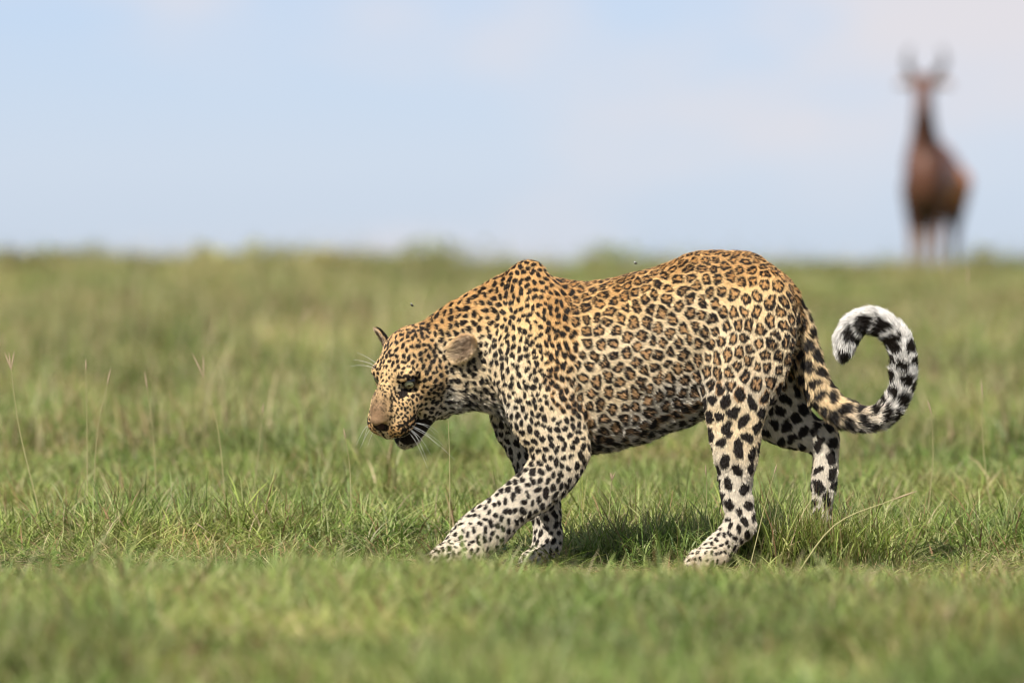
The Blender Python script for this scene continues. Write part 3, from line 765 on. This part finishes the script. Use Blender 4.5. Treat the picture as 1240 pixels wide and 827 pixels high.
GREENS = np.array([[.180, .255, .052], [.232, .305, .075], [.125, .195, .038], [.275, .325, .110], [.325, .350, .145]]); STRAW = np.array([[.42, .35, .18], [.33, .25, .12], [.50, .43, .26], [.26, .17, .085]])
grng = np.random.default_rng(77)
def blades(n, spread, h, w, lean, dry, flat=0., seg=4):
    v, f, c = [], [], []
    for _ in range(n):
        r = spread * math.sqrt(grng.random()); a = grng.random() * 6.283; bx, by = r * math.cos(a), r * math.sin(a)
        ph = grng.random() * 6.283; l = h * (.45 + .75 * grng.random()); le = lean * (.3 + 1.2 * grng.random()); tw = ph + 1.57 + grng.normal(0, .5)
        isdry = grng.random() < dry; ww = w * (.6 + .7 * grng.random()) * (.75 if isdry else 1)
        col = STRAW[grng.integers(4)] if isdry else GREENS[grng.integers(5)]; col = col * (.8 + .4 * grng.random())
        i0 = len(v); kink = grng.normal(0, .15)
        for k in range(seg + 1):
            t = k / seg; off = l * le * t ** 1.8; z = l * (t * (1 - flat) - .38 * min(le, 1.4) * t ** 2.2); z = max(z, .003 + .01 * t * grng.random())
            cx, cy = bx + math.cos(ph + kink * t) * off, by + math.sin(ph + kink * t) * off
            hw = ww * .5 * (1 - t ** 1.7) * (.75 + .5 * min(1, t * 3)) + .0002
            v += [(cx - math.cos(tw) * hw, cy - math.sin(tw) * hw, z), (cx + math.cos(tw) * hw, cy + math.sin(tw) * hw, z)]
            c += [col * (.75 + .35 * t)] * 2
        for k in range(seg): f.append((i0 + 2 * k, i0 + 2 * k + 1, i0 + 2 * k + 3, i0 + 2 * k + 2))
    return v, f, c
def leaves(n, spread, h, size):
    v, f, c = [], [], []
    for _ in range(n):
        a = grng.random() * 6.283; r = spread * math.sqrt(grng.random()); p = np.array([r * math.cos(a), r * math.sin(a), h * (.2 + .8 * grng.random())])
        d = np.array([math.cos(a + grng.normal(0, .6)), math.sin(a + grng.normal(0, .6)), grng.normal(.2, .4)]); d /= np.linalg.norm(d); sd = np.cross(d, (0, 0, 1)); sd /= np.linalg.norm(sd) + 1e-6
        L = size * (.6 + .8 * grng.random()); col = np.array([.09, .15, .035]) * (.7 + .7 * grng.random()); i0 = len(v); up = np.array([0, 0, .18 * L])
        v += [tuple(p), tuple(p + d * L * .5 + sd * L * .26 + up), tuple(p + d * L), tuple(p + d * L * .5 - sd * L * .26 + up), tuple(p + d * L * .5)]
        f += [(i0, i0 + 4, i0 + 1), (i0 + 1, i0 + 4, i0 + 2), (i0, i0 + 3, i0 + 4), (i0 + 3, i0 + 2, i0 + 4)]; c += [col] * 5
    return v, f, c
tufts = bpy.data.collections.new('tuft_library')
def tuft(*parts):
    v, f, c = [], [], []
    for pv, pf, pc in parts:
        o = len(v); v += pv; f += [tuple(i + o for i in q) for q in pf]; c += pc
    me = bpy.data.meshes.new('tuft'); me.from_pydata(v, [], f); me.materials.append(grass_m)
    me.color_attributes.new('tint', 'FLOAT_COLOR', 'POINT').data.foreach_set('color', np.hstack([np.array(c), np.ones((len(c), 1))]).astype(np.float32).ravel())
    o = bpy.data.objects.new('tuft_%02d' % len(tufts.objects), me); tufts.objects.link(o)
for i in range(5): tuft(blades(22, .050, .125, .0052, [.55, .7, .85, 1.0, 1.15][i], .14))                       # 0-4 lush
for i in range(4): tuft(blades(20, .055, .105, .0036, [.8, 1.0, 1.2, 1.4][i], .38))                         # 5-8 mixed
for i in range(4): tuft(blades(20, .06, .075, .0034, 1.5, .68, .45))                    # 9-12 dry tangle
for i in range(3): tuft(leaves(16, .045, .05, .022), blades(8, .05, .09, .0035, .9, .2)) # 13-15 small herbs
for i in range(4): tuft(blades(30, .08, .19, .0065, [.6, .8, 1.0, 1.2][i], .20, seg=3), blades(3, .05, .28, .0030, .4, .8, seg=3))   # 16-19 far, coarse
P_, S_, I_, A_ = [], [], [], []
half = lambda d: .0496 * d * 1.04 + .9 + .03 * np.maximum(np.asarray(d) - 25, 0)
def sow(y0, y1, dens, kinds, hs, ws, half, patch=None, seed=0):
    r = np.random.default_rng(seed + 100); w1 = half(max(abs(y0), abs(y1)) if False else max(half_d(y0), half_d(y1)))
    n = int((y1 - y0) * 2 * w1 * dens); x = r.uniform(-w1, w1, n); y = r.uniform(y0, y1, n)
    keep = np.abs(x) < half(half_d(y)); x, y = x[keep], y[keep]
    p = np.stack([x, y, 0 * x], 1); nz = fbm(p, .9, 31, 3); nz2 = fbm(p, 3.1, 33, 2)
    prob = np.clip(.75 + .55 * nz2 + .25 * nz, .12, 1) if patch is None else patch(x, y, nz, nz2)
    keep = r.random(len(x)) < prob; x, y, nz, nz2 = x[keep], y[keep], nz[keep], nz2[keep]; n = len(x)
    h = hs(x, y, nz, nz2) * r.uniform(.7, 1.3, n); w = ws * r.uniform(.8, 1.25, n)
    z = terrain(x, y) - .004
    P_.append(np.stack([x, y, z], 1)); S_.append(np.stack([w, w, h], 1)); A_.append(np.stack([r.normal(0, .12, n), r.normal(0, .12, n), r.uniform(0, 6.283, n)], 1))
    kk = np.array(kinds); I_.append(kk[r.integers(0, len(kk), n)])
TD = [(np.empty(len(o.data.vertices) * 3, np.float32), o.data) for o in tufts.objects]
TUFT = []
for buf, me in TD:
    me.vertices.foreach_get('co', buf); cc_ = np.empty(len(me.vertices) * 4, np.float32); me.color_attributes['tint'].data.foreach_get('color', cc_)
    TUFT.append((buf.reshape(-1, 3).copy(), [tuple(p.vertices) for p in me.polygons], cc_.reshape(-1, 4)))
TUFT = [(v, np.array([q if len(q) == 4 else q + (q[0],) for q in f]), c) for v, f, c in TUFT]
def make_tile(size, dens, kinds, ws, r):
    V_, F_l, C_ = [], [], []; o = 0; n = int(size * size * dens)
    px = r.uniform(-.5, .5, n) * size; py = r.uniform(-.5, .5, n) * size
    nz = fbm(np.stack([px, py, np.full(n, r.random() * 50)], 1), 2.6, 3, 3); keep = r.random(n) < np.clip(.8 + .5 * nz, .2, 1)
    for x, y, a in zip(px[keep], py[keep], nz[keep]):
        v, f, c = TUFT[kinds[r.integers(len(kinds))]]; t = r.random() * 6.283; w = ws * r.uniform(.8, 1.25); h = r.uniform(.65, 1.35) * (1 + .35 * a)
        q = np.stack([(v[:, 0] * math.cos(t) - v[:, 1] * math.sin(t)) * w + x, (v[:, 0] * math.sin(t) + v[:, 1] * math.cos(t)) * w + y, v[:, 2] * h], 1)
        V_.append(q); F_l.append(f + o); C_.append(c * np.array([1, 1, 1, 1]) * r.uniform(.82, 1.18)); o += len(v)
    me = bpy.data.meshes.new('tile'); V_ = np.vstack(V_); F_l = np.vstack(F_l)
    me.from_pydata(V_.tolist(), [], [tuple(dict.fromkeys(q)) for q in F_l.tolist()]); me.materials.append(grass_m)
    C_ = np.vstack(C_); C_[:, 3] = 1; me.color_attributes.new('tint', 'FLOAT_COLOR', 'POINT').data.foreach_set('color', C_.astype(np.float32).ravel())
    ob = bpy.data.objects.new('tuft_%02d' % len(tufts.objects), me); tufts.objects.link(ob); return len(tufts.objects) - 1
def sow_tiles(y0, y1, dens, kinds, hs, ws, size, seed):
    r = np.random.default_rng(seed + 500); ids = [make_tile(size * 1.12, dens, kinds, ws, r) for _ in range(5)]
    st = size; ny = int(math.ceil((y1 - y0) / st)); pts = []
    for j in range(ny):
        y = y0 + (j + .5) * (y1 - y0) / ny; w = float(half(half_d(y))); nx = int(math.ceil(2 * w / st))
        for i in range(nx): pts.append(((i + .5 - nx / 2) * st + r.normal(0, .06) * st, y + r.normal(0, .06) * st))
    p = np.array(pts); x, y = p.T; q = np.stack([x, y, 0 * x], 1); nz = fbm(q, .9, 31, 3); nz2 = fbm(q, 3.1, 33, 2); n = len(x)
    h = hs(x, y, nz, nz2) * r.uniform(.92, 1.08, n)
    P_.append(np.stack([x, y, terrain(x, y) - .006], 1)); S_.append(np.stack([np.ones(n), np.ones(n), h], 1))
    e = .3 * size; sx = (terrain(x + e, y) - terrain(x - e, y)) / (2 * e); sy = (terrain(x, y + e) - terrain(x, y - e)) / (2 * e)
    k = r.integers(0, 4, n); A_.append(np.stack([np.arctan(sy), -np.arctan(sx), k * math.pi / 2], 1)[:, :] * 1.0); I_.append(np.array(ids)[r.integers(0, 5, n)])
def half_d(y): return np.asarray(y) - CAM_Y
LU, MX, DR, HB, FA = [0, 1, 2, 3, 4], [5, 6, 7, 8], [9, 10, 11, 12], [13, 14, 15], [16, 17, 18, 19]
bare = lambda x, y, a, b: np.clip(.72 + 1.2 * b + .6 * a, .04, 1)
lushy = lambda x: -.04 + .16 * fbm(np.stack([x, 0 * x, 0 * x], 1), 2.4, 61, 3) + .34 * smooth(wx(690), wx(640), x) + .12 * smooth(wx(1060), wx(1120), x)
sow(-.75, .50, 520, DR * 4 + MX + HB + [0, 1], lambda x, y, a, b: (.46 + .15 * b) * np.where(y < -.02, .40, 1), .85, half, bare, 1)
sow(-.75, .50, 240, MX + DR, lambda x, y, a, b: (.40 + .10 * b) * np.where(y < -.02, .38, 1), .8, half, bare, 2)
sow(-.05, 1.3, 600, LU * 2 + MX + HB, lambda x, y, a, b: (.50 + .55 * smooth(0, .6, y - lushy(x)) + .2 * b) * np.where(y > lushy(x), 1, .40), 1.0, half, None, 3)
sow(1.3, 6.5, 460, LU * 3 + MX * 2 + HB, lambda x, y, a, b: .70 + .22 * a + .18 * b, .95, half, None, 4)
sow_tiles(6.5, 16, 230, LU * 2 + MX * 2 + FA, lambda x, y, a, b: .80 + .3 * a + .15 * b, 1.3, 0.8, 5)
sow_tiles(16, 38, 75, FA * 3 + MX, lambda x, y, a, b: .85 + .35 * a + .2 * b, 1.35, 1.4, 6)
sow_tiles(38, 70, 46, FA, lambda x, y, a, b: np.maximum(.20, .34 + .50 * a + .30 * b + .06 * smooth(50, 62, y)), 1.7, 1.8, 7)
sow(-2.2, -.75, 480, MX * 2 + LU + DR + HB, lambda x, y, a, b: .22 + .36 * smooth(-.75, -2.0, y) + .12 * b, .95, half, None, 8)
sow_tiles(-8.6, -2.2, 400, LU * 2 + MX * 2 + DR, lambda x, y, a, b: .80 + .22 * a + .15 * b, 1.0, 0.7, 9)
few = lambda x, y, a, b: np.clip(.25 + .9 * a, 0, 1)
sow(1.2, 14, 9, LU + HB * 2 + MX, lambda x, y, a, b: 1.35 + .5 * b, 1.25, half, few, 21)
sow(14, 60, 3, FA, lambda x, y, a, b: .95 + .4 * b, 1.6, half, few, 22)
sow(50, 67, 7, FA, lambda x, y, a, b: 1.0 + .6 * b, 1.4, half, lambda x, y, a, b: np.clip(.2 + 1.2 * a, 0, 1), 25)
sow(-8.4, -2.6, 9, LU + FA + HB, lambda x, y, a, b: .95 + .3 * b, 1.1, half, few, 23)
sow(-.6, .3, 26, HB * 2 + MX + LU, lambda x, y, a, b: .50 + .2 * b, .9, half, few, 24)
# taller clump that hides the trailing hind foot, and the trampled rim of the track
r_ = np.random.default_rng(8); n_ = 130
cx = np.concatenate([r_.normal(wx(1000), .075, n_ - 40), r_.normal(wx(965), .12, 40)]); cy = r_.normal(.0, .03, n_)
P_.append(np.stack([cx, cy, terrain(cx, cy) - .004], 1)); S_.append(np.stack([np.full(n_, .8), np.full(n_, .8), r_.uniform(.9, 1.8, n_)], 1)); A_.append(np.stack([r_.normal(0, .1, n_), r_.normal(0, .1, n_), r_.uniform(0, 6.28, n_)], 1)); I_.append(r_.integers(0, 7, n_))
n_ = 120; cx = np.concatenate([r_.normal(wx(810), .10, 80), r_.uniform(wx(915), wx(1050), 40)]); cy = r_.uniform(.05, .50, n_) + .08 * np.sin(cx * 9)
P_.append(np.stack([cx, cy, terrain(cx, cy) - .004], 1)); S_.append(np.stack([np.full(n_, .9), np.full(n_, .9), r_.uniform(.7, 1.5, n_)], 1)); A_.append(np.stack([r_.normal(0, .12, n_), r_.normal(0, .12, n_), r_.uniform(0, 6.28, n_)], 1)); I_.append(r_.integers(0, 7, n_))
P_, S_, A_, I_ = np.vstack(P_), np.vstack(S_), np.vstack(A_), np.concatenate(I_)
gme = bpy.data.meshes.new('grass'); gme.vertices.add(len(P_)); gme.vertices.foreach_set('co', P_.astype(np.float32).ravel())
gme.attributes.new('scl', 'FLOAT_VECTOR', 'POINT').data.foreach_set('vector', S_.astype(np.float32).ravel())
gme.attributes.new('rot', 'FLOAT_VECTOR', 'POINT').data.foreach_set('vector', A_.astype(np.float32).ravel())
gme.attributes.new('idx', 'INT', 'POINT').data.foreach_set('value', I_.astype(np.int32))
grass = link(bpy.data.objects.new('grass', gme))
thing(grass, 'short green savanna grass mixed with dry straw covering the plain', 'grass', kind='stuff')
ng = bpy.data.node_groups.new('sow_grass', 'GeometryNodeTree')
ng.interface.new_socket('Geometry', in_out='INPUT', socket_type='NodeSocketGeometry'); ng.interface.new_socket('Geometry', in_out='OUTPUT', socket_type='NodeSocketGeometry')
gi_, go_ = N(ng, 'NodeGroupInput'), N(ng, 'NodeGroupOutput')
iop = N(ng, 'GeometryNodeInstanceOnPoints'); ci = N(ng, 'GeometryNodeCollectionInfo'); ci.inputs[0].default_value = tufts; ci.inputs[1].default_value = True; ci.inputs[2].default_value = True
def named(nm, ty):
    a = N(ng, 'GeometryNodeInputNamedAttribute', data_type=ty); a.inputs[0].default_value = nm; return a.outputs[0]
e2r = N(ng, 'FunctionNodeEulerToRotation'); ng.links.new(named('rot', 'FLOAT_VECTOR'), e2r.inputs[0])
ng.links.new(gi_.outputs[0], iop.inputs['Points']); ng.links.new(ci.outputs[0], iop.inputs['Instance']); iop.inputs['Pick Instance'].default_value = True
ng.links.new(named('idx', 'INT'), iop.inputs['Instance Index']); ng.links.new(e2r.outputs[0], iop.inputs['Rotation']); ng.links.new(named('scl', 'FLOAT_VECTOR'), iop.inputs['Scale'])
ng.links.new(iop.outputs[0], go_.inputs[0])
md = grass.modifiers.new('sow', 'NODES'); md.node_group = ng

# ------------------------------------------------------------------ low shrubs along the ridge
shrub_m = leaf_mat('shrub_leaf', .25)
def shrub_mesh(seed, rx, h):
    r = np.random.default_rng(seed); v, f, c = [], [], []
    lob = [(r.normal(0, rx * .45), r.normal(0, rx * .35), h * r.uniform(.35, .75), rx * r.uniform(.25, .45)) for _ in range(9)]
    for _ in range(300):
        lx, ly, lz, lr = lob[r.integers(9)]; d = r.normal(0, 1, 3); d /= np.linalg.norm(d); p = np.array([lx, ly, lz]) + d * lr * r.random() ** .4 * np.array([1, 1, .75]); p[2] = max(p[2], .01)
        a = r.normal(0, 1, 3); a /= np.linalg.norm(a); b = np.cross(a, r.normal(0, 1, 3)); b /= np.linalg.norm(b); L = r.uniform(.02, .045); i0 = len(v)
        v += [tuple(p - a * L), tuple(p + b * L * .4), tuple(p + a * L), tuple(p - b * L * .4)]; f.append((i0, i0 + 1, i0 + 2, i0 + 3)); c += [np.array([.24, .25, .10]) * r.uniform(.6, 1.4)] * 4
    me = bpy.data.meshes.new('foliage'); me.from_pydata(v, [], f); me.materials.append(shrub_m)
    me.color_attributes.new('tint', 'FLOAT_COLOR', 'POINT').data.foreach_set('color', np.hstack([np.array(c), np.ones((len(c), 1))]).astype(np.float32).ravel())
    sv, sf = [], []
    for lx, ly, lz, lr in lob:
        tv_, tf_ = tube([(0, 0, -.02), (lx * .4, ly * .4, lz * .5), (lx, ly, lz)], .008, .003); o = len(sv); sv += tv_; sf += [tuple(i + o for i in q) for q in tf_]
    ms = bpy.data.meshes.new('stem'); ms.from_pydata([tuple(p) for p in sv], [], sf); ms.materials.append(bark_m)
    return me, ms
bark_m, _, bkb = newmat('twig_bark'); bkb.inputs['Base Color'].default_value = (.10, .075, .05, 1); bkb.inputs['Roughness'].default_value = .9
shrubs = [shrub_mesh(40 + i, .26 + .06 * i, .20 + .03 * i) for i in range(4)]
for k, (px, yy, sc_) in enumerate([(38, 57, .95), (75, 60, .7), (120, 61, .6), (165, 59, .5), (205, 62, .6), (268, 56, .85), (322, 58, .7), (362, 61, .6), (402, 57, .9), (455, 60, .6), (505, 59, .5), (556, 61, .75), (610, 62, .55), (668, 60, .5), (735, 62, .6), (795, 60, .65), (1000, 61, .55), (1050, 58, .5), (1195, 60, .6), (1228, 62, .6)]):
    x_ = (px - 620) * (yy - CAM_Y) / FPX; me, ms = shrubs[k % 4]
    e_ = link(bpy.data.objects.new('low_shrub', None)); e_.location = (x_, yy, float(terrain(np.array([x_]), np.array([yy]))[0])); e_.scale = (sc_ * 1.35, sc_ * 1.35, sc_ * 1.8); e_.rotation_euler = (0, 0, k * 1.7)
    thing(e_, 'low olive green shrub in the grass along the ridge under the sky', 'shrub', 'low shrubs along the ridge')
    link(bpy.data.objects.new('foliage', me), e_); link(bpy.data.objects.new('stem', ms), e_)
for k, (px, yy, sc_) in enumerate(((140, 30, .42), (205, 41, .7), (232, 36, .4), (1090, 33, .35), (905, 45, .5))):
    x_ = (px - 620) * (yy - CAM_Y) / FPX; me, ms = shrubs[(k + 1) % 4]
    e_ = link(bpy.data.objects.new('low_shrub', None)); e_.location = (x_, yy, float(terrain(np.array([x_]), np.array([yy]))[0])); e_.scale = (sc_, sc_, sc_ * .8); e_.rotation_euler = (0, 0, k * 2.1)
    thing(e_, 'small dark shrub in the open grass between the leopard and the ridge', 'shrub', 'small shrubs in the open grass')
    link(bpy.data.objects.new('foliage', me), e_); link(bpy.data.objects.new('stem', ms), e_)

# ------------------------------------------------------------------ tall grass stalks
stalk_m, _, skb = newmat('dry_stalk'); skb.inputs['Base Color'].default_value = (.36, .32, .14, 1); skb.inputs['Roughness'].default_value = .7
seed_m, _, sdb = newmat('seed_head'); sdb.inputs['Base Color'].default_value = (.42, .31, .19, 1); sdb.inputs['Roughness'].default_value = .8
def at_px(px, py, Y):
    d = (Y - CAM_Y) / FPX; return np.array([(px - 620) * d, Y, CAM_Z - (py - HORIZ) * d])
def stalk(px0, px1, py1, Y, bend, heads, rad=.0016, label='tall thin dry grass stalk with a small seed head rising above the short grass'):
    tip = at_px(px1, py1, Y); b = at_px(px0, 690, Y); b[2] = float(terrain(np.array([b[0]]), np.array([Y]))[0]) - .01
    e_ = link(bpy.data.objects.new('grass_stalk', None)); e_.location = b
    thing(e_, label, 'grass stalk', 'tall stalks above the grass')
    m_ = (tip - b) * .55 + np.array([bend * .06, .01, .03]); pts = catmull([np.zeros(3), m_, tip - b], 5)
    v, f = tube(pts, rad, rad * .5); mesh_obj('stem', v, f, stalk_m, e_)
    d = pts[-1] - pts[-3]; d /= np.linalg.norm(d)
    for a, L in heads:
        q = np.array([d[0] * math.cos(a) - d[2] * math.sin(a), d[1], d[0] * math.sin(a) + d[2] * math.cos(a)]); p0 = pts[-1] - d * .004
        hv, hf = [], []
        prof = [(0, .0008), (.2, .0016), (.45, .0022), (.7, .0017), (1, .0003)]
        for t, r in prof:
            for j in range(5): hv.append(p0 + q * L * t + r * (math.cos(j * 1.2566) * np.array([q[2], 0, -q[0]]) + math.sin(j * 1.2566) * np.array([0, 1., 0])))
        for i in range(4):
            for j in range(5): hf.append((i * 5 + j, i * 5 + (j + 1) % 5, (i + 1) * 5 + (j + 1) % 5, (i + 1) * 5 + j))
        mesh_obj('seed_head', hv, hf, seed_m, e_)
stalk(58, 13, 446, 1.2, -.3, [(.22, .05), (-.3, .05), (.0, .045)], .0019, 'tall bent grass stalk ending in three spread brown seed heads')
stalk(106, 104, 447, 1.5, .0, [(0, .03)])
stalk(112, 130, 464, 1.6, -.2, [(0, .045)])
stalk(190, 178, 470, 2.0, .1, [(0, .05)])
stalk(275, 246, 455, 1.8, .2, [(.15, .07), (-.28, .06)], label='slender green grass stalk forked into two long heads')
stalk(300, 318, 500, 2.2, .1, [(0, .03)])
stalk(333, 365, 390, 8.0, -.5, [(-.3, .08), (.12, .06)], .002, 'blurred curved grass stalk standing farther back in the grass')
stalk(545, 541, 480, .6, .05, [(0, .03)], label='thin upright grass stalk below the leopard throat')
stalk(735, 741, 580, .5, .0, [(.3, .022), (-.3, .024), (.05, .022)], label='grass stalk with three seed heads in the shade under the leopard belly')
stalk(850, 855, 575, .45, .1, [(0, .03)])
stalk(1176, 1172, 345, 6.0, -.1, [(0, .06)])
stalk(955, 1084, 604, -.9, -.5, [(0, .06)], .0022, 'long brown grass stalk leaning over beside the leopard trailing hind leg')
stalk(262, 246, 640, -.8, .2, [(0, .03)])
stalk(1120, 1128, 500, 1.4, .2, [(.2, .04)])
stalk(1205, 1190, 480, 1.9, -.2, [(.1, .05)])
stalk(905, 938, 572, -.35, .1, [(0, .025)])
stalk(425, 418, 530, 1.0, .1, [(0, .03)])

# ------------------------------------------------------------------ flies round the leopard
fly_m, _, flb = newmat('fly_body'); flb.inputs['Base Color'].default_value = (.02, .018, .016, 1); flb.inputs['Roughness'].default_value = .3
wing_m, _, wgb = newmat('fly_wing'); wgb.inputs['Base Color'].default_value = (.45, .45, .42, 1); wgb.inputs['Alpha'].default_value = .45
def fly(px, py, Y, a, label):
    e_ = link(bpy.data.objects.new('fly', None)); e_.location = at_px(px, py, Y); e_.rotation_euler = (.3, a, .4)
    thing(e_, label, 'fly')
    b_ = ball('body', (0, 0, 0), 1, 10, 8, fly_m, e_); b_.scale = (.0048, .0019, .0019)
    for s_ in (-1, 1):
        pts = [(.001, s_ * .001, .001), (.0, s_ * .005, .0035), (-.004, s_ * .0055, .004), (-.0055, s_ * .003, .003), (-.003, s_ * .001, .0016)]
        v = pts + [(x, y, z + .0002) for x, y, z in pts]
        mesh_obj('wing', v, [(0, 1, 2, 3, 4), (9, 8, 7, 6, 5)] + [(i, i + 5, (i + 1) % 5 + 5, (i + 1) % 5) for i in range(5)], wing_m, e_)
fly(499, 370, -.05, .4, 'tiny dark fly hovering above the leopard neck')
fly(770, 319, -.02, .0, 'tiny dark fly hovering just above the leopard back')
